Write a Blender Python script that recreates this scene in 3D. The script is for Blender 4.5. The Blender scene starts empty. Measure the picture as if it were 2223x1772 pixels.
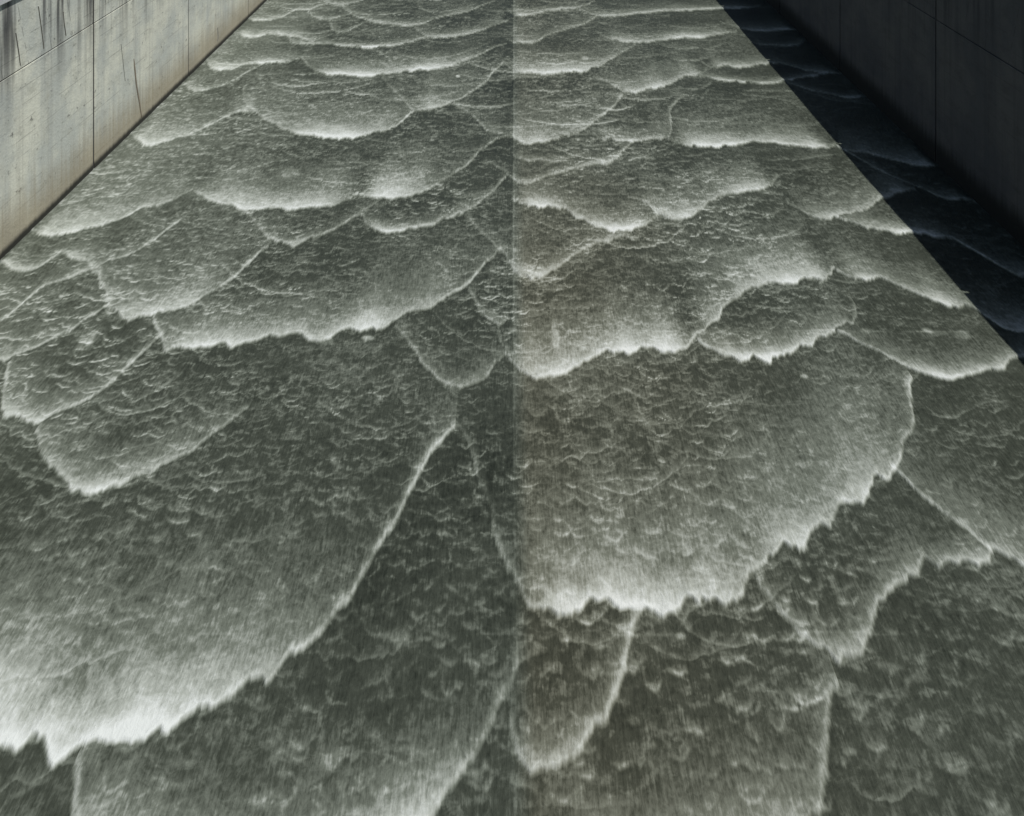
import bpy, math
import numpy as np
from mathutils import Vector

# ------------------------------------------------------------------ camera
CAM_H = 10.0                 # metres of the lens above the chute floor
PW, PH = 2223.0, 1772.0      # photograph size in pixels
FPX = 2668.0                 # focal length in photograph pixels
VPX, HOR = 1115.0, 521.0     # vanishing column; the chute's vanishing line lies this far above the top edge
TAN = (PH / 2 + HOR) / FPX   # the chute climbs away from the camera at this slope (about 28 degrees)
scene = bpy.context.scene
col = scene.collection
cam_d = bpy.data.cameras.new('camera')
cam_d.sensor_width = 36.0
cam_d.lens = 36.0 * FPX / PW
cam_d.shift_x = -(VPX - PW / 2) / PW
cam_d.clip_start = 0.1
cam_d.clip_end = 2000
cam = bpy.data.objects.new('camera', cam_d)
cam.location = (0, 0, CAM_H)
cam.rotation_euler = (math.radians(90), 0, 0)
col.objects.link(cam)
scene.camera = cam

# ------------------------------------------------------------------ light
SUN = Vector((0.394, -0.30, 0.867)).normalized()
world = bpy.data.worlds.new('World')
scene.world = world
world.use_nodes = True
wn = world.node_tree.nodes
bg = wn['Background']
sky = wn.new('ShaderNodeTexSky')
sky.sky_type = 'NISHITA'
sky.sun_disc = False
sky.sun_elevation = math.asin(SUN.z)
sky.sun_rotation = math.atan2(SUN.x, SUN.y)
world.node_tree.links.new(sky.outputs[0], bg.inputs[0])
bg.inputs[1].default_value = 0.05
sun_d = bpy.data.lights.new('sun', 'SUN')
sun_d.energy = 3.6
sun_d.angle = math.radians(0.5)
sun_d.color = (1.0, 0.975, 0.93)
sun = bpy.data.objects.new('sun', sun_d)
sun.rotation_euler = (-SUN).to_track_quat('-Z', 'Y').to_euler()
sun.location = (30, -20, 60)
col.objects.link(sun)
scene.view_settings.view_transform = 'Standard'
scene.view_settings.look = 'None'
scene.view_settings.gamma = 1.0
scene.view_settings.exposure = 0.0
scene.view_settings.use_curve_mapping = False

# ------------------------------------------------------------------ places
WL, WR = 10.25, 10.47        # distance of the two walls from the centre seam
WALL_TOP = 5.24

def floor_at(px, py):        # photograph pixel -> (x, y) on the chute floor
    v = py + HOR
    return (px - VPX) / v * CAM_H, FPX * CAM_H / v

def wall_at(px, py, w):      # photograph pixel -> (y, height) on a side wall
    y = FPX * w / abs(px - VPX)
    return y, CAM_H - (py + HOR) * y / FPX

# ------------------------------------------------------------------ node helpers
class NT:
    def __init__(s, name):
        s.m = bpy.data.materials.new(name)
        s.m.use_nodes = True
        s.t = s.m.node_tree
        s.n, s.l = s.t.nodes, s.t.links
        s.bsdf = s.n['Principled BSDF']
    def put(s, sock, v):
        if isinstance(v, bpy.types.NodeSocket): s.l.new(v, sock)
        elif v is not None: sock.default_value = v
    def math(s, op, a, b=None, c=None, clamp=False):
        n = s.n.new('ShaderNodeMath'); n.operation = op; n.use_clamp = clamp
        for i, v in enumerate((a, b, c)):
            if v is not None: s.put(n.inputs[i], v)
        return n.outputs[0]
    def pos(s):
        g = s.n.new('ShaderNodeNewGeometry')
        x = s.n.new('ShaderNodeSeparateXYZ'); s.l.new(g.outputs['Position'], x.inputs[0])
        hh = s.math('SUBTRACT', x.outputs[2], s.math('MULTIPLY', x.outputs[1], TAN))
        return x.outputs[0], x.outputs[1], hh
    def vec(s, x, y, z=0.0):
        n = s.n.new('ShaderNodeCombineXYZ')
        for i, v in enumerate((x, y, z)): s.put(n.inputs[i], v)
        return n.outputs[0]
    def mul(s, a, b): return s.math('MULTIPLY', a, b)
    def add(s, a, b): return s.math('ADD', a, b)
    def noise(s, vec, scale=1.0, detail=3.0, rough=0.55, dist=0.0):
        n = s.n.new('ShaderNodeTexNoise')
        s.put(n.inputs['Vector'], vec)
        n.inputs['Scale'].default_value = scale; n.inputs['Detail'].default_value = detail
        n.inputs['Roughness'].default_value = rough; n.inputs['Distortion'].default_value = dist
        return n.outputs[0]
    def rng(s, v, a, b, c=0.0, d=1.0, smooth=True):
        n = s.n.new('ShaderNodeMapRange')
        n.interpolation_type = 'SMOOTHSTEP' if smooth else 'LINEAR'
        s.put(n.inputs[0], v)
        for i, q in enumerate((a, b, c, d)): s.put(n.inputs[1 + i], q)
        return n.outputs[0]
    def mix(s, f, a, b):
        n = s.n.new('ShaderNodeMix'); n.data_type = 'RGBA'
        s.put(n.inputs[0], f)
        for i, v in ((6, a), (7, b)):
            s.put(n.inputs[i], v if isinstance(v, bpy.types.NodeSocket) else (*v, 1.0))
        return n.outputs[2]
    def bump(s, h, dist, strength=1.0):
        n = s.n.new('ShaderNodeBump')
        s.l.new(h, n.inputs['Height']); n.inputs['Distance'].default_value = dist
        n.inputs['Strength'].default_value = strength
        s.l.new(n.outputs[0], s.bsdf.inputs['Normal'])

def water_material():
    k = NT('chute_water')
    x, y, hh = k.pos()
    at = k.n.new('ShaderNodeAttribute'); at.attribute_name = 'foam'
    foam = at.outputs['Fac']
    # foam drawn out along the flow: fine threads, broader smears
    thread = k.noise(k.vec(k.mul(x, 34.0), k.mul(y, 3.3), 3.0), 1.0, 4.0, 0.66)
    smear = k.noise(k.vec(k.mul(x, 8.0), k.mul(y, 3.6), 7.0), 1.0, 3.0, 0.55)
    fleck = k.noise(k.vec(k.mul(x, 16.0), k.mul(y, 9.0), 5.0), 1.0, 3.0, 0.6, 0.6)
    cellv = k.vec(k.mul(x, 2.6), k.mul(y, 2.3), 11.0)
    cell = k.noise(cellv, 1.0, 4.0, 0.6, 0.8)
    ridge = k.math('POWER', k.math('SUBTRACT', 1.0, k.math('ABSOLUTE', k.math('MULTIPLY_ADD', cell, 5.0, -2.5)), None, True), 3.0)
    patch = k.noise(k.vec(k.mul(x, 0.32), k.mul(y, 0.28), 2.0), 1.0, 2.0, 0.5)
    t = k.math('MULTIPLY_ADD', thread, 1.0, -0.5)
    t = k.add(t, k.math('MULTIPLY_ADD', smear, 0.55, -0.275))
    t = k.add(t, k.math('MULTIPLY_ADD', fleck, 0.7, -0.35))
    amp = k.math('MULTIPLY_ADD', k.mul(foam, k.math('SUBTRACT', 1.02, foam)), 1.15, 0.20)
    f = k.add(foam, k.mul(t, amp))
    f = k.add(f, k.mul(ridge, k.rng(patch, 0.42, 0.62, 0.02, 0.08)))
    # lace: broken threads of foam where small ripples meet
    wob = k.noise(k.vec(k.mul(x, 5.0), k.mul(y, 4.0), 41.0), 1.0, 3.0, 0.6)
    wob2 = k.noise(k.vec(k.mul(x, 5.0), k.mul(y, 4.0), 51.0), 1.0, 3.0, 0.6)
    brk = k.noise(k.vec(k.mul(x, 5.5), k.mul(y, 4.2), 61.0), 1.0, 2.0, 0.55)
    zone = k.noise(k.vec(k.mul(x, 0.8), k.mul(y, 0.55), 71.0), 1.0, 2.0, 0.5)
    lace = None
    for sx, sy, thin, gain in ((3.4, 2.7, 0.17, 1.0),):
        vo = k.n.new('ShaderNodeTexVoronoi'); vo.feature = 'DISTANCE_TO_EDGE'; vo.inputs['Scale'].default_value = 1.0
        k.put(vo.inputs['Vector'], k.vec(k.add(k.mul(x, sx), k.mul(wob, 0.8)), k.add(k.mul(y, sy), k.mul(wob2, 0.8)), 0.0))
        q = k.mul(k.rng(vo.outputs['Distance'], 0.0, thin, 1.0, 0.0), gain)
        lace = q if lace is None else k.math('MAXIMUM', lace, q)
    side_calm = k.rng(x, 3.5, 8.5, 1.0, 0.25)
    lmask = k.mul(k.mul(k.rng(brk, 0.44, 0.62), k.rng(zone, 0.36, 0.62, 0.25, 1.0)), side_calm)
    f = k.add(f, k.mul(k.mul(lace, lmask), k.mul(k.math('SUBTRACT', 1.0, foam, None, True), k.rng(thread, 0.3, 0.6, 0.09, 0.28))))
    f = k.math('MAXIMUM', k.math('MINIMUM', f, 1.0), 0.0)
    r = k.n.new('ShaderNodeValToRGB')
    e = r.color_ramp.elements
    e[0].position = 0.0; e[0].color = (0.020, 0.024, 0.018, 1)
    e[1].position = 1.0; e[1].color = (0.645, 0.675, 0.65, 1)
    for p, c in ((0.18, (0.053, 0.061, 0.047)), (0.42, (0.149, 0.166, 0.136)), (0.72, (0.378, 0.403, 0.362))):
        q = e.new(p); q.color = (*c, 1)
    k.l.new(f, r.inputs[0])
    # silt-brown water on the right of the centre seam
    side = k.rng(x, -0.02, 0.25)
    fade = k.rng(k.math('MULTIPLY_ADD', patch, 4.0, x), 1.6, 7.5, 1.0, 0.0)
    near = k.rng(y, 34.0, 22.0, 0.35, 1.0)
    silt = k.mul(k.mul(side, fade), k.mul(near, k.rng(f, 0.15, 0.85, 0.62, 0.15)))
    mm = k.n.new('ShaderNodeMix'); mm.data_type = 'RGBA'; mm.blend_type = 'MULTIPLY'
    k.put(mm.inputs[0], silt); k.put(mm.inputs[6], r.outputs[0]); mm.inputs[7].default_value = (1.12, 0.96, 0.84, 1.0)
    tint = mm.outputs[2]
    k.l.new(tint, k.bsdf.inputs['Base Color'])
    k.put(k.bsdf.inputs['Roughness'], k.rng(f, 0.05, 0.6, 0.42, 0.85))
    k.bsdf.inputs['IOR'].default_value = 1.33
    k.bsdf.inputs['Specular IOR Level'].default_value = 0.12
    k.bump(k.add(k.mul(thread, 0.5), k.add(fleck, k.mul(cell, 1.2))), 0.02, 0.7)
    return k.m

def concrete(name, tone, wet_h, brown_h, brown):
    k = NT(name)
    x, y, hh = k.pos()
    yv = k.vec(k.mul(y, 0.45), hh, 0.0)
    mott = k.noise(k.vec(k.mul(y, 1.1), k.mul(hh, 3.2), 17.0), 1.0, 5.0, 0.68)
    blotch = k.noise(k.vec(k.mul(y, 0.45), k.mul(hh, 0.6), 1.0), 1.0, 4.0, 0.6)
    fine = k.noise(yv, 22.0, 4.0, 0.65)
    drip = k.noise(k.vec(k.mul(y, 5.0), k.mul(hh, 0.22), 4.0), 1.0, 4.0, 0.62)
    drip2 = k.noise(k.vec(k.mul(y, 1.3), k.mul(hh, 0.12), 9.0), 1.0, 3.0, 0.6)
    pits = k.noise(k.vec(k.mul(y, 5.0), k.mul(hh, 7.0), 6.0), 1.0, 3.0, 0.6)
    b = tuple(tone)
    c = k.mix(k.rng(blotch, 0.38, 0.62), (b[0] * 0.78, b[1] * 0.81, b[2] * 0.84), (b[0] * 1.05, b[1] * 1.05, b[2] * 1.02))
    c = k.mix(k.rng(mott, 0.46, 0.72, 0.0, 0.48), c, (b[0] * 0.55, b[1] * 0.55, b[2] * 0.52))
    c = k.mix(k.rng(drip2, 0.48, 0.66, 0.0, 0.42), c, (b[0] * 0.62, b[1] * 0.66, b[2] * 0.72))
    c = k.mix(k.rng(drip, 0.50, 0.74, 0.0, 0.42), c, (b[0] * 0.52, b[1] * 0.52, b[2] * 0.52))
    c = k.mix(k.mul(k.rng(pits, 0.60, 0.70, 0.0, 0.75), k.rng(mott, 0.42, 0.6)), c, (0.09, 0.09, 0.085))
    # dark run-off stains under the coping
    top = k.mul(k.rng(hh, 2.2, 4.7), k.rng(k.noise(k.vec(k.mul(y, 1.05), k.mul(hh, 0.1), 15.0), 1.0, 3.0, 0.7), 0.46, 0.60))
    c = k.mix(k.mul(top, k.rng(drip, 0.3, 0.55, 0.55, 0.95)), c, (0.055, 0.057, 0.06))
    # marks of the formwork boards, broken up by wear
    brk = k.rng(k.noise(k.vec(k.mul(y, 0.55), k.mul(hh, 1.7), 21.0), 1.0, 3.0, 0.6), 0.46, 0.58)
    fr = k.math('FRACT', k.math('DIVIDE', hh, 0.352))
    lin = k.math('GREATER_THAN', fr, 0.945)
    c = k.mix(k.mul(k.mul(lin, brk), 0.30), c, (0.06, 0.055, 0.05))
    q = k.math('FRACT', k.math('DIVIDE', k.math('MULTIPLY_ADD', hh, 0.42, y), 1.31))
    up = k.math('GREATER_THAN', hh, 3.57)
    brk2 = k.rng(k.noise(k.vec(k.mul(y, 0.9), k.mul(hh, 2.6), 31.0), 1.0, 2.0, 0.6), 0.44, 0.52)
    c = k.mix(k.mul(k.mul(k.math('GREATER_THAN', q, 0.975), up), k.mul(brk2, 0.45)), c, (0.05, 0.046, 0.042))
    # splash zone: brown growth with a ragged top, black slime at the water line
    rag = k.math('MULTIPLY_ADD', drip, 0.9, k.math('MULTIPLY_ADD', blotch, 0.5, -0.7))
    hb = k.math('SUBTRACT', hh, k.mul(rag, brown_h))
    c = k.mix(k.rng(hb, brown_h * 0.25, brown_h * 1.4, 0.75, 0.0), c, brown)
    hw = k.math('SUBTRACT', hh, k.mul(rag, wet_h * 0.6))
    wet = k.rng(hw, wet_h * 0.45, wet_h * 1.25, 1.0, 0.0)
    c = k.mix(k.mul(wet, 0.95), c, (0.014, 0.016, 0.013))
    c = k.mix(k.rng(fine, 0.3, 0.75, 0.16, 0.0), c, (0.05, 0.05, 0.05))
    k.l.new(c, k.bsdf.inputs['Base Color'])
    k.bsdf.inputs['Roughness'].default_value = 0.88
    k.bsdf.inputs['Specular IOR Level'].default_value = 0.25
    k.bump(k.add(fine, k.mul(pits, 0.8)), 0.012, 0.6)
    return k.m

def plain(name, c, rough=0.9, var=0.3, scale=3.0):
    k = NT(name)
    g = k.n.new('ShaderNodeNewGeometry')
    n = k.noise(g.outputs['Position'], scale, 5.0, 0.6)
    k.l.new(k.mix(n, tuple(v * (1 - var) for v in c), tuple(v * (1 + var) for v in c)), k.bsdf.inputs['Base Color'])
    k.bsdf.inputs['Roughness'].default_value = rough
    k.bump(n, 0.03, 0.5)
    return k.m

M_WATER = water_material()
M_LEFT = concrete('lit_tone_concrete', (0.78, 0.79, 0.69), 0.19, 1.0, (0.36, 0.305, 0.20))  # lit copy of the wall concrete, base tone lifted for the sun side
M_RIGHT = concrete('painted_shade_concrete', (0.118, 0.118, 0.118), 0.66, 0.5, (0.05, 0.05, 0.047))  # same concrete, base tone darkened so the wall's shade is painted in
M_CORE = plain('joint_filler', (0.035, 0.033, 0.03))
M_COPE = plain('coping_concrete', (0.52, 0.54, 0.54), 0.85, 0.12, 6.0)
M_CRACK = plain('crack_dirt', (0.22, 0.185, 0.135), 0.95, 0.5, 14.0)
M_DARK = plain('crack_slime', (0.27, 0.26, 0.23), 0.95, 0.5, 14.0)
M_FLOOR = plain('floor_concrete', (0.16, 0.155, 0.14))
M_GROUND = plain('gravel', (0.22, 0.20, 0.165), 0.95, 0.35, 5.0)

def mesh_obj(name, verts, faces, mat, parent=None, smooth=False):
    me = bpy.data.meshes.new(name)
    me.from_pydata([tuple(map(float, v)) for v in verts], [], faces)
    me.materials.append(mat)
    if smooth: me.shade_smooth()
    o = bpy.data.objects.new(name, me)
    col.objects.link(o)
    o.parent = parent
    return o

def sl(x, y, h):             # chute frame (across, along, height over the floor) -> world
    return (x, y, y * TAN + h)

# ------------------------------------------------------------------ ground and floor
def prism(x0, x1, y0, y1, h0, h1):
    v = [sl(x, y, h) for x in (x0, x1) for y in (y0, y1) for h in (h0, h1)]
    f = [(0, 1, 3, 2), (4, 6, 7, 5), (0, 4, 5, 1), (2, 3, 7, 6), (0, 2, 6, 4), (1, 5, 7, 3)]
    return v, f

Y_LOW, Y_HIGH = -14.0, 92.0
v, f = prism(-WL - 1.2, WR + 1.2, Y_LOW, Y_HIGH, -1.0, -0.16)
o = mesh_obj('chute_floor', v, f, M_FLOOR); o['kind'] = 'structure'
v1, f1 = prism(-90, -WL - 0.78, Y_LOW, Y_HIGH, 3.6, 4.55)
v2, f2 = prism(WR + 0.78, 90, Y_LOW, Y_HIGH, 3.6, 4.55)
o = mesh_obj('ground', v1 + v2, f1 + [tuple(i + 8 for i in q) for q in f2], M_GROUND); o['kind'] = 'structure'

# ------------------------------------------------------------------ side walls
def panel(parent, name, side, w, y0, y1, h0, h1, proud, mat, depth=0.34):
    b = 0.003                                  # chamfered edges round the cast face
    xf = side * (w - proud)
    def ring(x, i): return [(x, y0 + i, h0 + i), (x, y1 - i, h0 + i), (x, y1 - i, h1 - i), (x, y0 + i, h1 - i)]
    vs = ring(xf, b) + ring(xf + side * b, 0) + ring(xf + side * depth, 0)
    fs = [(0, 1, 2, 3), (8, 11, 10, 9)]
    for a in (0, 4):
        for i in range(4):
            j = (i + 1) % 4
            fs.append((a + i, a + 4 + i, a + 4 + j, a + j))
    if side < 0: pass
    o = mesh_obj(name, [sl(*q) for q in vs], fs, mat, parent)
    return o

def build_wall(side, w, y_joint, step, mat, label):
    root = bpy.data.objects.new('chute_sidewall', None)
    root.location = (0, 0, 0)
    col.objects.link(root)
    root['label'] = label; root['category'] = 'wall'
    v, f = prism(side * (w + 0.30), side * (w + 0.76), Y_LOW, Y_HIGH, -0.9, WALL_TOP - 0.12)
    mesh_obj('wall_core', v, f, M_CORE, root)
    rng = np.random.default_rng(5 if side < 0 else 6)
    k0 = math.floor((Y_LOW - y_joint) / step); k1 = math.ceil((Y_HIGH - y_joint) / step)
    for k in range(k0, k1):
        y0 = max(y_joint + k * step + 0.058, Y_LOW); y1 = min(y_joint + (k + 1) * step - 0.058, Y_HIGH)
        if y1 - y0 < 0.3: continue
        p = rng.uniform(0, 0.012)
        panel(root, 'lower_panel', side, w, y0, y1, -0.14, 3.555, p, mat)
        panel(root, 'upper_panel', side, w, y0 + 0.002, y1 - 0.002, 3.58, WALL_TOP - 0.123, p - 0.006, mat)
        v, f = prism(side * (w + 0.014), side * (w + 0.30), y1 + 0.001, y1 + 0.115, -0.14, WALL_TOP - 0.125)
        mesh_obj('joint_filler', v, f, M_CORE, root)
        v, f = prism(side * (w + 0.016), side * (w + 0.30), y0, y1, 3.556, 3.579)
        mesh_obj('lift_joint', v, f, M_CORE if side < 0 else M_RIGHT, root)
        v, f = prism(side * (w - 0.05), side * (w + 0.80), y0, y1, WALL_TOP - 0.12, WALL_TOP)
        mesh_obj('coping', v, f, M_COPE, root)
    return root

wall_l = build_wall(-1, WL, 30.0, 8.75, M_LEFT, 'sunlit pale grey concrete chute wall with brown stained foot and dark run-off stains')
wall_r = build_wall(1, WR, 30.46, 8.93, M_RIGHT, 'concrete chute wall standing in shade, with shade painted into its colour, above the black strip of water')

def crack(pts, mat):         # pts: (px, py, half width in px) down a stain on the sunlit wall
    L, Rr = [], []
    for px, py, hw in pts:
        a = wall_at(px - hw, py, WL); b = wall_at(px + hw, py, WL)
        L.append(a); Rr.append(b)
    vs, fs = [], []
    for (a, b) in zip(L, Rr):
        for xx in (-WL - 0.006, -WL + 0.014):
            vs += [sl(xx, *a), sl(xx, *b)]
    for i in range(len(pts) - 1):
        p, q = 4 * i, 4 * i + 4
        fs += [(p + 2, p + 3, q + 3, q + 2), (p, p + 2, q + 2, q), (p + 1, q + 1, q + 3, p + 3), (p, q, q + 1, p + 1)]
    fs += [(0, 1, 3, 2), tuple(4 * (len(pts) - 1) + i for i in (0, 2, 3, 1))]
    mesh_obj('crack', vs, fs, mat, wall_l)

crack([(290, 128, 0.3), (292, 150, 1.3), (295, 180, 1.2), (299, 205, 1.3), (303, 228, 0.9), (307, 256, 0.5)], M_CRACK)
crack([(472, 60, 0.5), (473, 78, 0.9), (472, 90, 0.5)], M_DARK)
crack([(34, 72, 0.20), (37, 92, 0.40), (41, 118, 0.45), (44, 143, 0.40)], M_DARK)
crack([(83, 14, 0.20), (88, 50, 0.35), (92, 80, 0.30), (95, 106, 0.40)], M_DARK)
crack([(137, 26, 0.20), (139, 50, 0.30), (143, 78, 0.25)], M_DARK)
crack([(262, 96, 0.15), (266, 130, 0.25), (271, 176, 0.20)], M_DARK)

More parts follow.
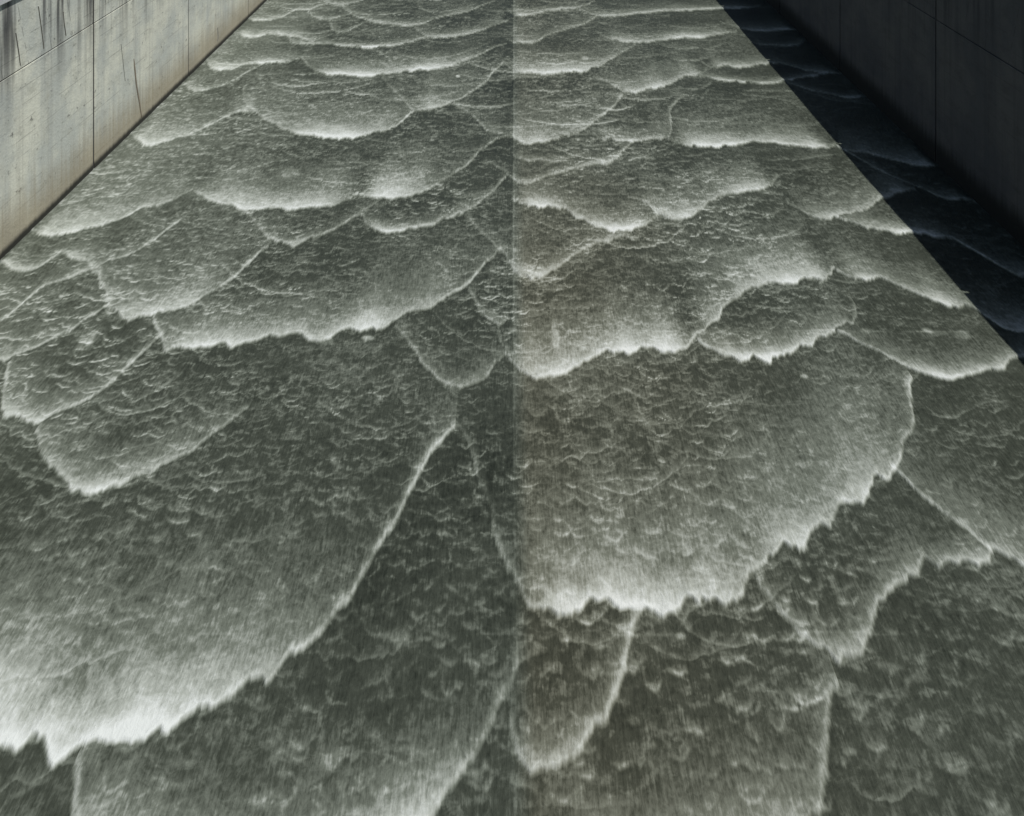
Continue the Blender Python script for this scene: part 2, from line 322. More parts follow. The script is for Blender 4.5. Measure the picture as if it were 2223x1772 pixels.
# ------------------------------------------------------------------ water
# Leading edges of the roll waves as (kind, strength, photograph pixels): M carries a body of water, m is a ripple
FRONTS = """
M 0.9 540,42 550,46 584,46 612,39 626,31 645,22 668,24 695,13 711,10
M 0.8 668,25 679,36 693,42 715,43 737,38 762,32
M 0.8 695,0 709,7 723,11 743,12 768,7 790,1
M 0.95 744,13 748,22 760,29 779,40 802,46 821,50 849,54 877,59 899,57 919,53 941,42 958,38 980,34 1016,27 1044,14 1075,2
m 0.4 768,29 793,22 821,11 841,4
m 0.4 891,3 919,21 938,29 958,38
M 0.9 506,71 517,75 536,82 550,84 567,80 578,75 595,75 620,78 640,82 656,85 673,91 681,91 701,83 721,75
M 0.75 714,46 721,67 735,72 757,68 779,56 790,49
M 0.9 626,82 631,91 645,98 668,98 695,96 723,98 737,100 765,103 793,104 815,103 863,99 891,92 919,84 930,80
M 0.9 899,60 905,68 919,75 936,84 961,84 989,80 1016,75 1044,67 1072,56 1100,47 1106,43
M 0.9 447,128 458,151 475,155 503,152 522,144 545,137 567,140 598,138 626,137 656,133
M 1 651,120 659,133 668,145 684,154 707,162 737,163 757,165 779,168 802,168 824,163 852,161 882,154 919,154 947,151 975,145 1003,134 1030,126 1058,112 1075,103 1100,96 1107,91
m 0.5 813,109 829,117 843,127 852,140 857,151
M 0.8 399,179 405,190 419,198 430,201 447,197 475,190 503,179 530,162 564,144
M 1 527,193 527,212 536,229 553,241 564,254 584,267 609,279 634,290 656,297 679,297 701,300 723,303 765,303 793,296 821,288 846,282 866,271 885,254 899,243 919,241 941,237 961,232 980,223 1003,215 1016,205 1036,193 1053,181 1070,159 1086,145 1095,137
M 0.6 829,170 841,184 855,198 874,215 891,237 899,243
m 0.35 631,215 656,208 679,193
M 0.95 285,293 296,304 310,317 329,318 360,310 391,299 433,285 452,274 480,260 503,248 525,243 558,246
M 0.8 983,226 1000,237 1022,247 1039,265 1056,285 1072,293 1086,293 1100,290
M 1 1092,137 1106,148 1134,159 1162,162 1190,161 1223,159 1245,158 1273,155 1301,145 1329,128 1343,120 1363,109 1379,98
M 0.9 1100,20 1109,29 1117,36 1139,36 1162,32 1190,25 1218,22 1251,21 1273,13 1290,1
M 0.85 1257,22 1273,27 1293,34 1310,37 1335,36 1365,34 1385,31 1413,28 1455,25 1497,23 1539,22 1566,20 1594,20 1600,20 1617,19 1638,16 1652,12
m 0.4 1419,35 1441,37 1452,35 1460,28
M 0.9 1095,80 1103,87 1114,92 1134,95 1156,95 1167,91 1181,81 1198,73 1218,68 1245,60 1268,53 1282,45 1296,36
m 0.4 1234,45 1245,50 1262,53
m 0.5 1254,60 1273,63 1287,60 1301,53
m 0.4 1151,61 1176,67 1195,73
m 0.5 1293,45 1307,52 1321,52 1338,46
M 0.9 1296,71 1307,78 1326,87 1352,92 1379,95 1402,94 1421,91 1449,87 1488,82 1525,84 1553,78 1580,73 1600,67
M 0.8 1561,47 1580,56 1597,59 1601,61 1629,68 1667,70 1696,67 1727,66
m 0.5 1259,87 1293,96 1315,110 1338,123
M 0.95 1285,162 1307,173 1329,184 1352,201 1368,204 1385,200 1416,193 1441,190 1458,184 1474,169 1497,165 1525,159 1536,152
M 0.85 1522,134 1536,145 1553,148 1572,145 1594,147 1622,148 1600,147 1623,147 1644,143 1664,140 1696,141 1722,147 1751,154 1786,160 1804,159 1827,159
m 0.6 1449,190 1469,194 1497,195 1519,194 1536,187 1550,176
M 0.85 1508,165 1536,169 1553,174 1580,177 1608,180 1600,180 1615,179 1635,180 1652,183 1676,183 1700,177 1722,176 1740,169 1769,166 1792,160
M 0.95 1100,292 1111,299 1128,310 1148,315 1176,310 1206,303 1231,296 1257,288 1279,275 1296,261 1312,248 1329,237 1343,221 1353,207
M 0.85 1285,288 1301,299 1324,304 1346,308 1365,311 1385,310 1410,307 1435,303 1452,299 1458,290 1459,265 1455,243 1469,221 1486,208
M 0.95 1449,303 1463,310 1480,314 1497,321 1525,320 1561,320 1594,318 1617,314 1603,318 1620,313 1635,305 1652,313 1676,311 1702,316 1740,318 1775,321 1801,321 1808,311
M 0.6 1109,327 1117,341 1134,349 1162,350 1190,353 1229,353 1245,350
M 0.9 1113,371 1116,391 1123,399 1137,403 1153,398 1176,389 1198,381 1223,375 1254,363 1279,359 1301,357 1321,355 1340,345 1354,329 1371,313
M 0.6 1042,352 1072,360 1092,373 1107,381
M 1 419,410 436,426 458,438 480,449 500,447 517,454 531,460 556,460 584,453 606,454 626,459 656,453 684,450 718,450 737,442 760,432 788,426
M 1 768,420 788,425 802,431 827,431 852,434 891,428 919,417 941,406 955,396 983,380 1016,360 1033,341 1047,324 1064,310
M 0.85 528,464 542,475 561,492 570,506 584,520 601,530 620,528 640,533 656,526 681,516 709,506 740,492 768,473 779,466
m 0.7 740,450 754,459 768,464 779,466 796,456 821,439 838,429
M 0.9 788,470 793,487 807,498 829,506 849,507 874,505 905,496 930,491 958,481 986,467 1008,460 1036,447 1053,431 1070,417 1089,391
M 0.75 1008,467 1022,481 1039,498 1058,517 1072,534 1084,544 1100,528 1114,517
M 1 1110,428 1120,439 1134,443 1162,447 1190,452 1212,453 1229,460 1251,471 1273,484 1293,489 1312,495 1326,503 1340,501 1357,503 1374,498 1402,489 1419,478 1427,467
M 1 1363,428 1385,436 1405,445 1419,459 1432,468 1452,478 1472,480 1491,477 1508,467 1525,453 1533,442 1550,436 1575,425 1594,420 1600,422 1629,417 1658,413 1679,401 1689,381
m 0.5 1647,417 1667,422 1679,423 1687,415
m 0.5 1679,423 1699,425 1702,420
M 0.95 1089,554 1106,570 1117,590 1128,597 1148,601 1170,600 1190,595 1206,587 1220,573 1245,559 1273,542 1293,533 1318,527 1340,520 1371,517 1388,516
M 0.85 1703,432 1713,444 1731,452 1748,464 1769,474 1789,479 1818,474 1847,465 1879,455 1900,441 1914,429 1934,425 1964,416 1990,413
M 0.7 1833,333 1897,364 1934,384 1978,404 2007,413 2030,425 2060,436 2080,436 2100,435 2119,439
M 0.8 1812,313 1827,324 1868,332 1905,340 1943,349 1978,359 2007,362 2036,361
m 0.6 1658,348 1679,349 1702,345 1722,349 1751,345 1780,340 1809,337 1833,333
M 0.95 1821,476 1841,483 1868,490 1891,495 1914,500 1943,506 1978,509 2007,512 2030,516 2054,513 2071,519 2094,534 2124,551 2153,569 2182,586 2211,598 2223,599 2290,620
M 0.7 1626,89 1649,99 1676,100 1702,102 1731,99 1743,93 1750,87
M 0.7 1708,180 1731,188 1763,198 1798,205 1827,212 1847,215 1868,212 1880,209
m 0.45 1716,192 1763,204 1804,217 1833,223 1862,220 1879,215
m 0.4 1789,241 1809,244 1833,236 1879,234
m 0.5 1600,211 1635,209 1673,212 1711,221 1745,230
m 0.5 1609,199 1647,198 1696,198 1740,201
M 1 1097,769 1111,791 1131,808 1151,822 1173,826 1201,822 1223,812 1245,799 1273,788 1296,777 1312,763 1329,769 1349,766 1371,771 1391,760 1419,760 1438,771 1463,760 1486,760 1502,746 1511,729
M 1 1511,729 1530,718 1553,704 1564,690 1566,675 1580,660 1603,648 1622,632 1632,625 1649,623 1664,615 1687,614 1722,617 1740,611 1763,609 1786,604 1804,595 1811,585
M 0.95 1811,583 1830,595 1847,602 1873,607 1903,607 1920,609 1949,621 1993,644 2022,653 2051,663 2080,669 2109,665 2132,685 2167,708 2199,723 2223,729 2330,735
M 1 1512,735 1530,756 1553,766 1580,778 1608,784 1631,775 1600,784 1617,785 1635,777 1664,780 1693,769 1725,762 1731,750 1751,745 1775,734 1804,726 1818,718 1841,708 1856,691 1859,679 1853,662 1844,641
M 0.95 1818,723 1841,729 1859,743 1888,755 1914,766 1940,784 1975,801 2007,812 2030,822 2065,826 2094,822 2124,810 2153,801 2176,804 2193,787 2214,781 2223,775 2330,745
M 0.95 75,503 92,514 112,516 140,512 168,503 184,498 207,496 237,487 274,473 307,453 349,446 377,434 413,421 419,411
M 0.9 6,570 17,584 36,594 61,590 89,579 117,559 134,548
M 0.95 134,551 151,561 173,568 187,570 198,584 212,586 232,570 262,561 293,548 321,531 349,512 380,487 405,470
M 1 215,590 221,618 232,643 240,654 239,675 260,674 271,696 296,697 315,689 332,685 355,675 385,671 413,664 436,648 469,632 497,614 522,593 547,568 572,542 584,537
M 0.8 -120,770 0,699 17,688 42,668 70,643 92,623 120,615 148,607 173,593 195,579
M 0.85 -150,840 -60,800 6,785 28,774 56,769 84,755 117,735 151,718 173,704 195,688 218,676 237,662
M 0.9 17,791 10,819 7,852 4,886 13,909 39,916 64,916 73,932 81,923 106,910 140,893 173,877 204,864 223,848 251,826 279,796 307,771 332,746 348,734
M 1 332,688 329,702 341,721 352,732 355,752 363,762 385,752 402,757 419,757 441,749 458,755 486,746 503,755 517,752 536,748 570,738 584,732 620,729 651,725 665,738 693,746 712,738 737,721 768,717 802,715 835,710 860,696 882,682 899,674 930,671 947,660 969,648 994,635 1014,623 1030,601 1050,579 1075,551
M 0.65 1014,629 1030,646 1039,674 1056,690 1075,704 1089,707 1097,699 1109,693
m 0.5 1078,710 1084,738 1095,757 1106,763
M 0.8 855,710 874,729 891,752 905,774 916,794 936,816 958,836 975,844 1000,844 1022,838 1047,824 1064,805 1081,782 1095,766
M 0.85 81,931 87,956 95,987 120,1015 142,1034 145,1054 156,1073 179,1071 204,1076 223,1071 246,1066 271,1051 307,1037 341,1023 363,1006 391,990 419,978 452,951 489,925 516,900 539,886
m 0.6 268,872 290,876 313,863 349,847 377,827 408,802
M 1.06 -300,1560 -120,1640 0,1633 17,1621 31,1616 47,1624 70,1596 84,1588 103,1641 123,1663 140,1647 159,1633 181,1619 207,1610 243,1621 274,1616 299,1610 318,1607 335,1588 357,1599 374,1585 396,1566 419,1546 441,1529 469,1527 503,1515 530,1490 553,1482 570,1465 589,1473 595,1473 612,1448 628,1415 645,1423 662,1401 681,1398 695,1376 712,1353 737,1320 762,1300 771,1277 785,1255 796,1235 807,1210 827,1185 846,1154 866,1124 880,1090 896,1071 910,1029 927,1004 941,978 963,953 980,923
M 0.5 1000,931 1011,942 1022,976 1039,1051 1058,1079 1067,1115
M 1.04 1067,1115 1075,1171 1083,1191 1086,1193 1100,1235 1117,1263 1134,1297 1142,1319 1142,1319 1167,1327 1190,1334 1212,1335 1234,1338 1243,1323 1262,1328 1273,1307 1296,1312 1318,1302 1338,1323 1357,1321 1391,1326 1399,1312 1416,1323 1435,1339 1458,1338 1477,1339 1486,1309 1508,1309 1522,1320 1530,1298 1547,1300 1566,1309 1592,1309 1614,1298 1617,1286 1628,1255 1650,1238 1629,1251 1652,1225 1673,1199 1696,1208 1708,1199 1728,1196 1743,1184 1763,1164 1783,1147 1804,1147 1812,1112 1841,1091 1850,1074 1868,1080 1882,1059 1900,1057 1903,1039 1926,1048 1937,1022 1961,1001 1964,990 1961,961 1975,949 1984,923 1985,888 1978,862 1981,886 1975,836 1981,825
m 0.7 1553,1073 1575,1096 1597,1118 1622,1138 1650,1154 1617,1132 1638,1144 1658,1164 1670,1187
M 0.95 1107,1571 1109,1607 1123,1644 1139,1663 1162,1666 1190,1677 1206,1674 1223,1666 1245,1638 1265,1621 1279,1602 1290,1577 1298,1563 1315,1560 1324,1540 1332,1510 1346,1485 1354,1454 1363,1432 1365,1404 1377,1356 1391,1334 1399,1314
m 0.55 1111,1398 1117,1418 1123,1437 1142,1432 1162,1423 1184,1418 1198,1401
M 0.95 170,1640 156,1772 200,1850 400,1900 700,1890 916,1792 947,1771 958,1741 972,1733 991,1705 1016,1669 1044,1627 1064,1588 1083,1538 1086,1518 1106,1493 1120,1460 1124,1437
M 0.95 1641,1257 1658,1295 1676,1310 1684,1333 1705,1348 1725,1371 1751,1397 1780,1415 1798,1420 1815,1438 1824,1444 1833,1423 1847,1423 1862,1406 1868,1388 1888,1380 1891,1345 1903,1304 1920,1313 1934,1298 1961,1275 1969,1251 1987,1254 1998,1216 2004,1199
M 0.95 2004,1205 2019,1219 2033,1237 2048,1219 2065,1222 2083,1234 2100,1222 2121,1227 2138,1211 2153,1196
M 1 1937,1025 1966,1048 1996,1071 2022,1089 2048,1112 2077,1135 2103,1155 2132,1182 2158,1199 2182,1211 2199,1219 2223,1231 2420,1330
M 0.85 1180,1900 1400,1920 1650,1860 1780,1772 1789,1737 1786,1708 1791,1679 1793,1644 1793,1621 1791,1601 1801,1580 1789,1548 1801,1519 1818,1479
m 0.5 1748,1481 1766,1505 1780,1522 1798,1519 1815,1479
m 0.45 1987,1598 2013,1615 2045,1641 2065,1679 2094,1720 2124,1737 2167,1766
m 0.45 1987,885 2007,897 2036,905 2071,911 2094,897 2118,885 2138,876 2161,873 2185,879 2223,891
m 0.4 1424,1348 1441,1373 1460,1395 1480,1393
m 0.35 1435,1487 1455,1524 1474,1543 1497,1563
m 0.35 1396,1652 1410,1672 1427,1663
m 0.4 1128,1669 1167,1739 1184,1753 1229,1750 1245,1728 1273,1705 1296,1702 1310,1674
m 0.5 1170,858 1192,862 1223,858 1251,847 1273,830
m 0.45 1271,841 1287,848 1312,847 1318,836
m 0.5 1338,841 1357,847 1382,861 1402,869 1419,858 1435,852
m 0.4 1340,780 1363,791 1385,788
m 0.4 1463,819 1488,830 1508,816
m 0.5 1153,632 1176,629 1206,632 1240,626
m 0.4 1159,704 1184,710 1201,707
m 0.35 1259,590 1287,598 1312,587 1346,579 1371,565
m 0.5 1120,925 1137,939 1156,942 1181,934
m 0.35 1139,884 1159,906 1187,900
m 0.4 1212,916 1229,920 1245,911
m 0.5 1265,909 1287,904 1293,900
m 0.5 1304,927 1321,928 1332,925
m 0.5 1371,909 1399,907 1405,904
m 0.45 681,867 704,884 715,895 737,909
m 0.4 732,886 760,881 785,877
m 0.5 709,990 723,1009 740,1019 754,1006
m 0.45 592,953 620,957 656,955 673,964
m 0.5 0,1747 17,1736 42,1728 70,1714 95,1694
m 0.4 1949,639 1966,641 1975,637
m 0.4 1850,1458 1859,1470 1873,1461
m 0.4 1908,1505 1929,1519 1946,1537 1952,1519 1966,1509
m 0.4 1856,1572 1876,1580 1908,1569
m 0.4 1908,1662 1929,1668 1958,1673 2004,1665
m 0.4 1981,1447 2004,1444 2019,1400
m 0.4 371,1101 388,1115 405,1104
m 0.4 430,1101 444,1126 452,1140
m 0.4 424,1165 438,1174 447,1160
m 0.35 304,1286 321,1286 343,1263
m 0.35 679,785 690,795 704,788
m 0.35 550,788 567,788 578,782
m 0.4 603,844 623,838 648,816
"""

NX, NV = 1080, 780
X0, X1 = -WL - 0.02, WR + 0.02
xs = np.linspace(X0, X1, NX)
vs_ = np.linspace(2470.0, 482.0, NV)          # rows packed by distance: finer steps where the lens is nearer
ys = FPX * CAM_H / vs_
DV = abs(vs_[1] - vs_[0])
rowd = ys * ys / (FPX * CAM_H) * DV           # local row spacing in metres
dx = xs[1] - xs[0]
rs = np.random.default_rng(11)

def hash1(i, seed):
    return np.random.default_rng(seed).random(4096)[np.mod(i, 4096)]

def tri1(x, seed):                            # pointed 1-D noise, 0..1
    i = np.floor(x).astype(int); t = x - i
    return hash1(i, seed) * (1 - t) + hash1(i + 1, seed) * t

TAB = np.random.default_rng(3).random((256, 256))
def vn2(x, y):
    ix = np.floor(x).astype(int); iy = np.floor(y).astype(int)
    tx = x - ix; ty = y - iy
    tx = tx * tx * (3 - 2 * tx); ty = ty * ty * (3 - 2 * ty)
    g = lambda a, b: TAB[np.mod(a, 256), np.mod(b, 256)]
    return (g(ix, iy) * (1 - tx) + g(ix + 1, iy) * tx) * (1 - ty) + (g(ix, iy + 1) * (1 - tx) + g(ix + 1, iy + 1) * tx) * ty

GX, GY = np.meshgrid(xs, ys)                  # rows by distance, columns across
fronts = []
for line in FRONTS.strip().splitlines():
    k = line.split()
    P = []
    for w in k[2:]:
        a, b = map(float, w.split(','))
        q = floor_at(a, b)
        if not P or q[0] > P[-1][0] + 1e-3: P.append(q)
    P = np.array(P)
    if P[0, 0] < -WL + 0.35:  P = np.vstack([[P[0, 0] - 1.5, P[0, 1] + 0.9], P])
    if P[-1, 0] > WR - 0.35:  P = np.vstack([P, [P[-1, 0] + 1.5, P[-1, 1] + 0.6]])
    fronts.append((k[0] == 'M', float(k[1]), P))

def front_curve(P, seed, s, major):
    c0 = np.searchsorted(xs, P[0, 0]); c1 = np.searchsorted(xs, P[-1, 0])
    if c1 - c0 < 2: return None
    xx = xs[c0:c1]
    Y = np.interp(xx, P[:, 0], P[:, 1])
    kn = 5 if major else 3
    if len(Y) > 4 * kn:
        Y = np.convolve(np.pad(Y, kn // 2, mode='edge'), np.ones(kn) / kn, 'valid')
    sl_ = np.gradient(Y, dx)
    if len(Y) > 16: sl_ = np.convolve(np.pad(sl_, 4, mode='edge'), np.ones(9) / 9, 'valid')
    cos = 1 / np.sqrt(1 + sl_ ** 2)
    amp = (0.48 if major else 0.06) * s * (0.3 + 0.7 * cos)
    burst = 0.35 + 1.1 * tri1(xx * 0.9 + 13, seed + 1)
    tooth = 0.55 * tri1(xx * 5.2, seed + 2) + 0.32 * tri1(xx * 12.0, seed + 3) + 0.2 * tri1(xx * 25.0, seed + 4)
    base = Y
    # flanks that run with the flow are ragged sideways
    Y = Y + np.clip(sl_ * 0.05 * (tri1(Y * 5.0, seed + 5) + 0.6 * tri1(Y * 13.0, seed + 6) - 0.8), -0.35, 0.35) * (1 - cos)
    Y = Y - amp * burst * (tooth - 0.45)
    return c0, c1, xx, Y, cos, base

# ends of neighbouring waves that nearly touch are joined
for i, (ma, sa, Pa) in enumerate(fronts):
    for j, (mb, sb, Pb) in enumerate(fronts):
        if i != j and ma and mb:
            a, b = Pa[-1], Pb[0]
            if abs(a[0] - b[0]) < 0.45 and abs(a[1] - b[1]) < 1.0 and a[0] > Pb[0, 0] - 0.45:
                m = (a + b) / 2
                if m[0] > Pa[-2, 0] + 0.01 and m[0] < Pb[1, 0] - 0.01:
                    Pa[-1] = m; Pb[0] = m

curves = []
for n, (major, s, P) in enumerate(fronts):
    c = front_curve(P, 1000 + 10 * n, s, major)
    curves.append(c)

# typical distance to the wave behind, column by column -> how far the foam trails back
INF = 1e9
ymaj = np.full((sum(1 for q in fronts if q[0]), NX), -INF)
maj_id = []
for (major, s, P), c in zip(fronts, curves):
    if major:
        if c is not None: ymaj[len(maj_id), c[0]:c[1]] = c[3]
        maj_id.append(len(maj_id))

low = vn2(GX * 0.45 + 7, GY * 0.4 + 3)
mid = vn2(GX * 1.6 + 40, GY * 1.3 + 9)
foam = 0.035 + 0.09 * low + 0.06 * mid
cloud = 0.55 * vn2(GX * 2.3 + 11, GY * 1.5 + 60) + 0.45 * vn2(GX * 5.1 + 31, GY * 2.8 + 5)
grain = 0.6 * vn2(GX * 2.4 + 90, GY * 1.9 + 14) + 0.4 * vn2(GX * 7.0 + 3, GY * 5.0 + 44)
height = 0.010 * mid + 0.006 * vn2(GX * 5, GY * 4)
owner = np.full((NV, NX), -1, dtype=int)
owner_y = np.full((NV, NX), -INF)
crest = np.zeros((NV, NX), dtype=bool)
mi = -1
for n, ((major, s, P), c) in enumerate(zip(fronts, curves)):
    if major: mi += 1
    if c is None: continue
    c0, c1, xx, Y, cos, base = c
    D = (GY[:, c0:c1] - Y[None, :])
    rd = rowd[:, None]
    edge = np.clip(D * cos[None, :] / (rd * cos[None, :] + 1.2 * dx * np.sqrt(1 - cos ** 2)[None, :] + 0.035 * np.clip((20 - Y) / 7, 0, 1)[None, :]) + 0.5, 0, 1)
    d = np.maximum(D, 0) * cos[None, :]
    kb = min(61, 2 * (len(base) // 6) + 1)
    bs = np.convolve(np.pad(base, kb // 2, mode='reflect', reflect_type='odd'), np.ones(kb) / kb, 'valid') if kb > 2 else base
    cb = 1 / np.sqrt(1 + np.gradient(bs, dx) ** 2)
    ds = np.maximum(GY[:, c0:c1] - bs[None, :] + 0.05, 0) * cb[None, :]
    wid = xx[-1] - xx[0]
    e = np.minimum(xx - xx[0], xx[-1] - xx) / max(0.14 * wid, 0.15)
    tap = np.clip(e, 0, 1); tap = tap * tap * (3 - 2 * tap)
    blend = 1 - tap
    if major:                                  # where a neighbouring wave takes over, foam runs on unbroken
        nb = np.abs(ymaj[:, [c0, c1 - 1]] - Y[[0, -1]][None, :])
        for k_, (ce, ye) in enumerate(((c0 - 4, Y[0]), (c1 + 3, Y[-1]))):
            ce = min(max(ce, 0), NX - 1)
            dd = np.abs(ymaj[:, ce] - ye); dd[mi] = INF
            if dd.min() < 0.35:
                half = np.arange(len(xx)) < len(xx) / 2
                tap = np.where(half if k_ == 0 else ~half, 1.0, tap)
            else:
                half = np.arange(len(xx)) < len(xx) / 2
                blend = np.where(half if k_ == 0 else ~half, 0.0, blend)
    along = 0.72 + 0.42 * tri1(xx * 0.8 + 5, 4000 + n)
    if major:
        up = np.where(ymaj[:, c0:c1] > Y[None, :] + 0.15, ymaj[:, c0:c1], INF).min(0)
        gap = np.where(up < INF, up - Y, 3.0)
        L = float(np.clip(0.27 * np.median(gap), 0.26, 2.0))
        if s >= 1: L *= 1.35
        Lx = L * (0.8 + 0.4 * tri1(xx * 0.45 + 2, 6000 + n)) * (1 - blend) + 0.9 * blend
        kn = min(41, 2 * (len(cos) // 4) + 1)
        cs = np.convolve(np.pad(cos, kn // 2, mode='edge'), np.ones(kn) / kn, 'valid')
        cw = (cs ** 1.7) * (1 - blend) + 0.22 * blend
        al = along * (1 - blend) + 0.9 * blend
        wide = 1.05 * s * (cw * tap * al)[None, :] * (0.5 * np.exp(-ds / (0.33 * Lx[None, :])) + 0.5 * np.exp(-(ds / (1.15 * Lx[None, :])) ** 1.25)) * (0.78 + 0.42 * cloud[:, c0:c1])
        nr = float(np.clip((20.0 - Y.mean()) / 7.0, 0, 1))
        lw = np.maximum(0.060 + 0.11 * nr * s * (cos ** 1.5)[None, :], 0.75 * rd * cos[None, :])
        lin = 0.86 * s * (0.72 + 0.28 * along * tap)[None, :] * np.exp(-d / lw)
        hz = 0.055 * s * (0.35 + 0.65 * cos * tap)[None, :] * np.exp(-d / 0.7)
        sub = owner_y[:, c0:c1]
        m = (D >= -0.5 * rd) & (Y[None, :] > sub) & (D < 14.0)
        sub[m] = np.broadcast_to(Y[None, :], sub.shape)[m]
        owner[:, c0:c1][m] = mi
        crest[:, c0:c1][m] = (D < np.maximum(0.32 * cos, 0.10)[None, :] + rd)[m]
    else:
        tl = np.clip(np.minimum(xx - xx[0], xx[-1] - xx) / max(0.25 * wid, 0.05), 0, 1)
        wide = 0.30 * s * (cos * tl)[None, :] * np.exp(-d / 0.35)
        nearf = np.clip((19.0 - Y.mean()) / 4.0, 0, 1)     # close by, a ripple shows as a soft smear
        s = s * (1 - 0.45 * nearf)
        lw = np.maximum(0.055 + 0.07 * nearf, 0.7 * rd * cos[None, :])
        lin = 0.9 * s * (tl ** 0.6 * along)[None, :] * np.exp(-d / lw)
        hz = 0.016 * s * tl[None, :] * np.exp(-d / 0.25)
    lin = lin * (0.42 + 0.82 * grain[:, c0:c1])
    F = np.maximum(wide, lin) + 0.25 * np.minimum(wide, lin)
    g = foam[:, c0:c1]
    g[:] = np.maximum(g, 0.0) + edge * np.maximum(F - 0.45 * g, 0.0)
    hsub = height[:, c0:c1]
    hsub[:] = np.maximum(hsub, edge * hz + 0.006 * mid[:, c0:c1])

# thousands of small ripples: each is a short crest bowed downstream, hidden where the next one overlaps it
def ripples(count, wlo, whi, slo, shi, seed, tail):
    r = np.random.default_rng(seed)
    best = np.full((NV, NX), -INF)
    val = np.zeros((NV, NX))
    cxs = r.uniform(X0, X1, count); cys = r.uniform(10.9, 55.0, count)
    keep = np.abs(cxs) < 0.45 * cys + 0.6
    cxs, cys = cxs[keep], cys[keep]
    qs = 0.6 * vn2(cxs * 0.42 + 70, cys * 0.35 + 30) + 0.4 * vn2(cxs * 1.3 + 20, cys * 1.0 + 80)
    for cx, cy, q in zip(cxs, cys, qs):
        near = min(max((19.0 - cy) / 6.0, 0.0), 1.0)
        if near > 0.5 and r.random() < 0.3: continue
        w = r.uniform(wlo, whi) * (1 + 0.010 * cy)
        s = slo + (shi - slo) * r.random() ** 1.6
        s *= min(max(1.9 * q - 0.05, 0.25), 1.25) * (1 - 0.42 * near)
        c0, c1 = np.searchsorted(xs, cx - w / 2), np.searchsorted(xs, cx + w / 2)
        if c1 - c0 < 3: continue
        xx = xs[c0:c1]
        t = (xx - cx) / (w / 2)
        tilt = r.uniform(-0.5, 0.5)
        Y = cy + w * (r.uniform(0.15, 0.55) * t * t + tilt * t * 0.5) + r.uniform(0.05, 0.22) * (tri1(xx * 8 + 40 * cy, seed + 1) + 0.5 * tri1(xx * 19 + 70 * cy, seed + 2))
        l = r.uniform(0.024, 0.048) + 0.028 * near
        r0 = np.searchsorted(ys, Y.min() - 0.15); r1 = np.searchsorted(ys, Y.max() + 0.8)
        if r1 - r0 < 2: continue
        D = ys[r0:r1, None] - Y[None, :]
        rd = rowd[r0:r1, None]
        edge = np.clip(D / (rd + 0.030 * near) + 0.5, 0, 1)
        Dp = np.maximum(D, 0)
        A = s * (np.clip(1 - t * t, 0, 1) ** 0.7)[None, :] * edge * (np.exp(-Dp / np.maximum(l, 0.8 * rd)) + tail * np.exp(-Dp / 0.22))
        b = best[r0:r1, c0:c1]; vv = val[r0:r1, c0:c1]
        Yb = np.broadcast_to(Y[None, :], D.shape)
        m = (D > -0.5 * rd) & (Yb > b)
        soft = np.where(m, np.maximum(A, 0.55 * vv), np.maximum(vv, 0.0))
        vv[:] = soft
        b[m] = Yb[m]
    return val
rip = np.maximum(ripples(24000, 0.11, 0.33, 0.05, 0.52, 21, 0.02), 0.0)
big = ripples(1200, 0.4, 1.1, 0.04, 0.30, 22, 0.05)
fan = ripples(520, 0.9, 2.6, 0.08, 0.34, 23, 0.25) * (1 + 0.9 * np.clip((GY - 27) / 12, 0, 1))
def drag(a, n):                               # foam is dragged out along the flow, most where it is close
    c = np.cumsum(np.vstack([np.zeros((n, NX)), a, np.zeros((n, NX))]), 0)
    return (c[2 * n:] - c[:-2 * n])[:NV] / (2 * n)
wn_ = np.clip((17.5 - ys) / 5.0, 0, 1)[:, None]
rip = rip * (1 - wn_) + 1.1 * drag(rip, 2) * wn_
R_ = np.maximum(np.maximum(rip, big), fan) + 0.3 * np.minimum(rip, big)
calm = np.clip(1.12 - 1.25 * np.clip(foam, 0, 1), 0.0, 1.0)
R_ = 2.1 * R_ * (1 - 0.5 * np.clip((GY - 27) / 12, 0, 1)) * (1 - 0.7 * np.clip((GX - 4.0) / 4.5, 0, 1))
foam += np.minimum(R_, 0.66) * calm
height += 0.004 * R_

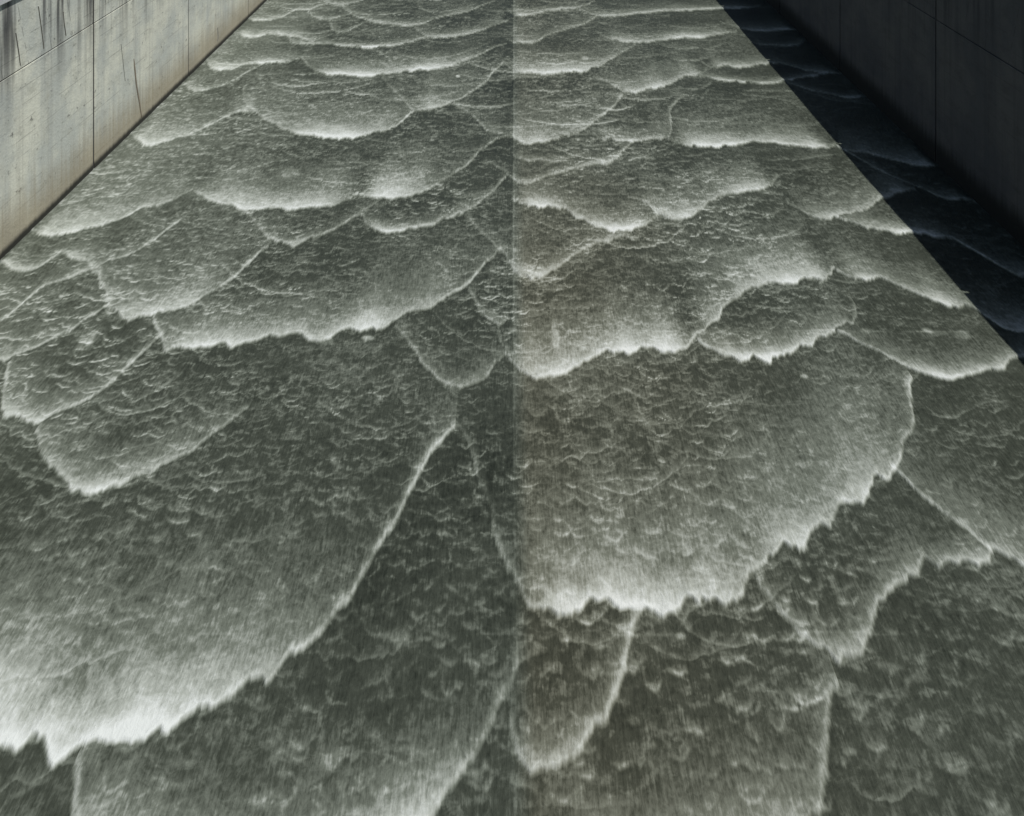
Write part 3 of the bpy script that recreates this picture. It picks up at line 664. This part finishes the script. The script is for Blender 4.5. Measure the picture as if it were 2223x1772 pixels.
# slab joints under the sheet trip thin white lines and a few bright patches
for py, s, x_lo, x_hi in ((39, .05, -9, 9), (166, .05, -6, 6), (368, .12, -5.0, -2.2), (722, .11, 0.1, 10), (1380, .09, -3.6, 4.5)):
    _, yj = floor_at(VPX, py)
    wv = s * np.clip(2.2 * tri1(xs * 3.3, int(py)) - 0.5, 0, 2) * ((xs > x_lo) & (xs < x_hi))
    D = ys[:, None] - (yj + 0.02 * tri1(xs * 4, 77)[None, :])
    foam += wv[None, :] * np.exp(-(D / np.maximum(0.03, 0.8 * rowd[:, None])) ** 2)
    below = (D < 0)
    foam += below * (0.35 * wv[None, :]) * np.exp(D / 0.55)
for px, py, wpx, lpx, s in ((798, 735, 24, 12, .5), (1206, 728, 16, 60, .30), (190, 740, 36, 44, .32), (994, 166, 9, 5, .5), (870, 1386, 40, 50, .14),
                            (1014, 39, 14, 4, .3), (626, 378, 40, 22, .22), (1270, 127, 14, 9, .3), (1878, 722, 16, 12, .3), (2015, 720, 20, 12, .35),
                            (2090, 728, 26, 18, .25), (1478, 1382, 20, 14, .3), (1746, 818, 14, 9, .35), (1205, 608, 10, 10, .2)):
    a = floor_at(px - wpx / 2, py); b = floor_at(px + wpx / 2, py); c = floor_at(px, py + lpx / 2); e = floor_at(px, py - lpx / 2)
    cx, cy = floor_at(px, py)
    rx = abs(b[0] - a[0]) / 2 + 0.01; ry = abs(e[1] - c[1]) / 2 + 0.01
    q = ((GX - cx) / rx) ** 2 + ((GY - cy) / ry) ** 2
    foam += s * np.exp(-q * q) * (0.45 + 0.9 * vn2(GX * 18, GY * 7))
# the centre seam: a thin line of broken foam, brighter water on its right
seam = np.exp(-((GX - 0.02 * (tri1(GY * 0.9, 55) - .5)) / 0.022) ** 2)
foam += 0.16 * seam * np.clip(2.0 * tri1(GY * 1.1, 56) - 0.5, 0, 1) * np.clip((GY - 12) / 12, 0.15, 1)
foam += 0.07 * np.where(GX > 0, np.exp(-np.abs(GX) / 1.1), -0.75 * np.exp(-np.abs(GX) / 0.8)) * (foam < 0.8) * np.clip((GY - 12.5) / 8, 0.25, 1)
# the shallow sheet along the sunlit wall froths more
foam += 0.24 * np.exp(-(GX + WL) / 1.8) * (0.4 + low)
foam = np.clip(foam, 0.0, 1.0)

# surface normals of the whole sheet, so that neighbouring pieces meet without a seam
PZ = GY * TAN + height
dzx = np.gradient(height, axis=1) / dx
dzy = np.gradient(height, axis=0) / np.gradient(ys)[:, None]
NRM = np.stack([-dzx, -dzy - TAN, np.ones_like(dzx)], -1)
NRM /= np.linalg.norm(NRM, axis=-1, keepdims=True)
POS = np.stack([GX, GY, PZ], -1).reshape(-1, 3)
NRMf = NRM.reshape(-1, 3)
FOAMf = foam.reshape(-1)

idx = np.arange(NV * NX).reshape(NV, NX)
# rows run away from the camera
QUADS = np.stack([idx[:-1, :-1], idx[:-1, 1:], idx[1:, 1:], idx[1:, :-1]], -1).reshape(-1, 4)
f_owner = owner[1:, :-1].reshape(-1)
f_crest = crest[1:, :-1].reshape(-1)

def sheet(name, quads, parent=None, extra=None):
    used, inv = np.unique(quads.reshape(-1), return_inverse=True)
    P = POS[used]; N = NRMf[used]; Fm = FOAMf[used]
    q = inv.reshape(-1, 4)
    if extra is not None:
        eP, eN, eF, eq = extra
        q = np.vstack([q, eq + len(P)])
        P = np.vstack([P, eP]); N = np.vstack([N, eN]); Fm = np.concatenate([Fm, eF])
    me = bpy.data.meshes.new(name)
    me.vertices.add(len(P)); me.vertices.foreach_set('co', P.astype(np.float32).ravel())
    me.loops.add(q.size); me.loops.foreach_set('vertex_index', q.astype(np.int32).ravel())
    me.polygons.add(len(q)); me.polygons.foreach_set('loop_start', np.arange(0, q.size, 4, dtype=np.int32))
    me.update(calc_edges=True)
    me.polygons.foreach_set('use_smooth', np.ones(len(q), dtype=bool))
    at = me.attributes.new('foam', 'FLOAT', 'POINT')
    at.data.foreach_set('value', Fm.astype(np.float32))
    me.materials.append(M_WATER)
    me.normals_split_custom_set_from_vertices(N.astype(np.float32).tolist())
    o = bpy.data.objects.new(name, me)
    col.objects.link(o)
    o.parent = parent
    return o

# the sheet goes on up and down the chute beyond the worked part
def strip(ya, yb, nx, ny):
    gx, gy = np.meshgrid(np.linspace(X0, X1, nx), np.linspace(ya, yb, ny))
    fo = 0.12 + 0.35 * np.clip(vn2(gx * .4, gy * .9) * 2 - 1, 0, 1)
    P = np.stack([gx, gy, gy * TAN], -1).reshape(-1, 3)
    N = np.tile(np.array([[0, -TAN, 1.0]]) / math.hypot(TAN, 1), (len(P), 1))
    i = np.arange(nx * ny).reshape(ny, nx)
    q = np.stack([i[:-1, :-1], i[:-1, 1:], i[1:, 1:], i[1:, :-1]], -1).reshape(-1, 4)
    return P, N, fo.reshape(-1), q
A = strip(ys[-1], Y_HIGH, 80, 150); B = strip(Y_LOW, ys[0], 80, 80)
extra = (np.vstack([A[0], B[0]]), np.vstack([A[1], B[1]]), np.concatenate([A[2], B[2]]), np.vstack([A[3], B[3] + len(A[0])]))
water = sheet('water', QUADS[f_owner < 0], None, extra)
water['kind'] = 'structure'
NOTES = ((300, 1350, 'broad wave with a deep band of white foam and a jagged front'),
         (1400, 1100, 'widest wave beside the centre seam, its white front broken into teeth'),
         (1200, 1600, 'narrow tongue of a wave running down beside the centre seam'),
         (1750, 1330, 'wave drawn to a point with a sawtooth right edge'),
         (700, 640, 'long shallow wave with an even white front'),
         (720, 240, 'rounded fan-shaped wave with a smooth curved front'),
         (420, 330, 'wave with pale froth along the sunlit wall'),
         (1010, 760, 'small dark cup-shaped wave with a thin white rim'),
         (1750, 680, 'oval wave lying across the flow between two larger ones'),
         (2100, 330, 'faint wave in the black water at the foot of the shaded wall'))
labels = {}
for px, py, text in NOTES:
    gx, gy = floor_at(px, py)
    k = owner[min(np.searchsorted(ys, gy), NV - 1), min(np.searchsorted(xs, gx), NX - 1)]
    if k >= 0: labels.setdefault(int(k), text)
for n in range(mi + 1):
    sel = f_owner == n
    if sel.sum() < 40:
        continue
    body = sel & ~f_crest
    cr = sel & f_crest
    if body.sum() < 20:
        sheet('wave', QUADS[sel], water); continue
    wv = sheet('wave', QUADS[body], water)
    if n in labels: wv['label'] = labels[n]
    if cr.sum() > 20: sheet('foam_crest', QUADS[cr], wv)
print('foam mean', foam.mean(), 'waves', mi + 1)
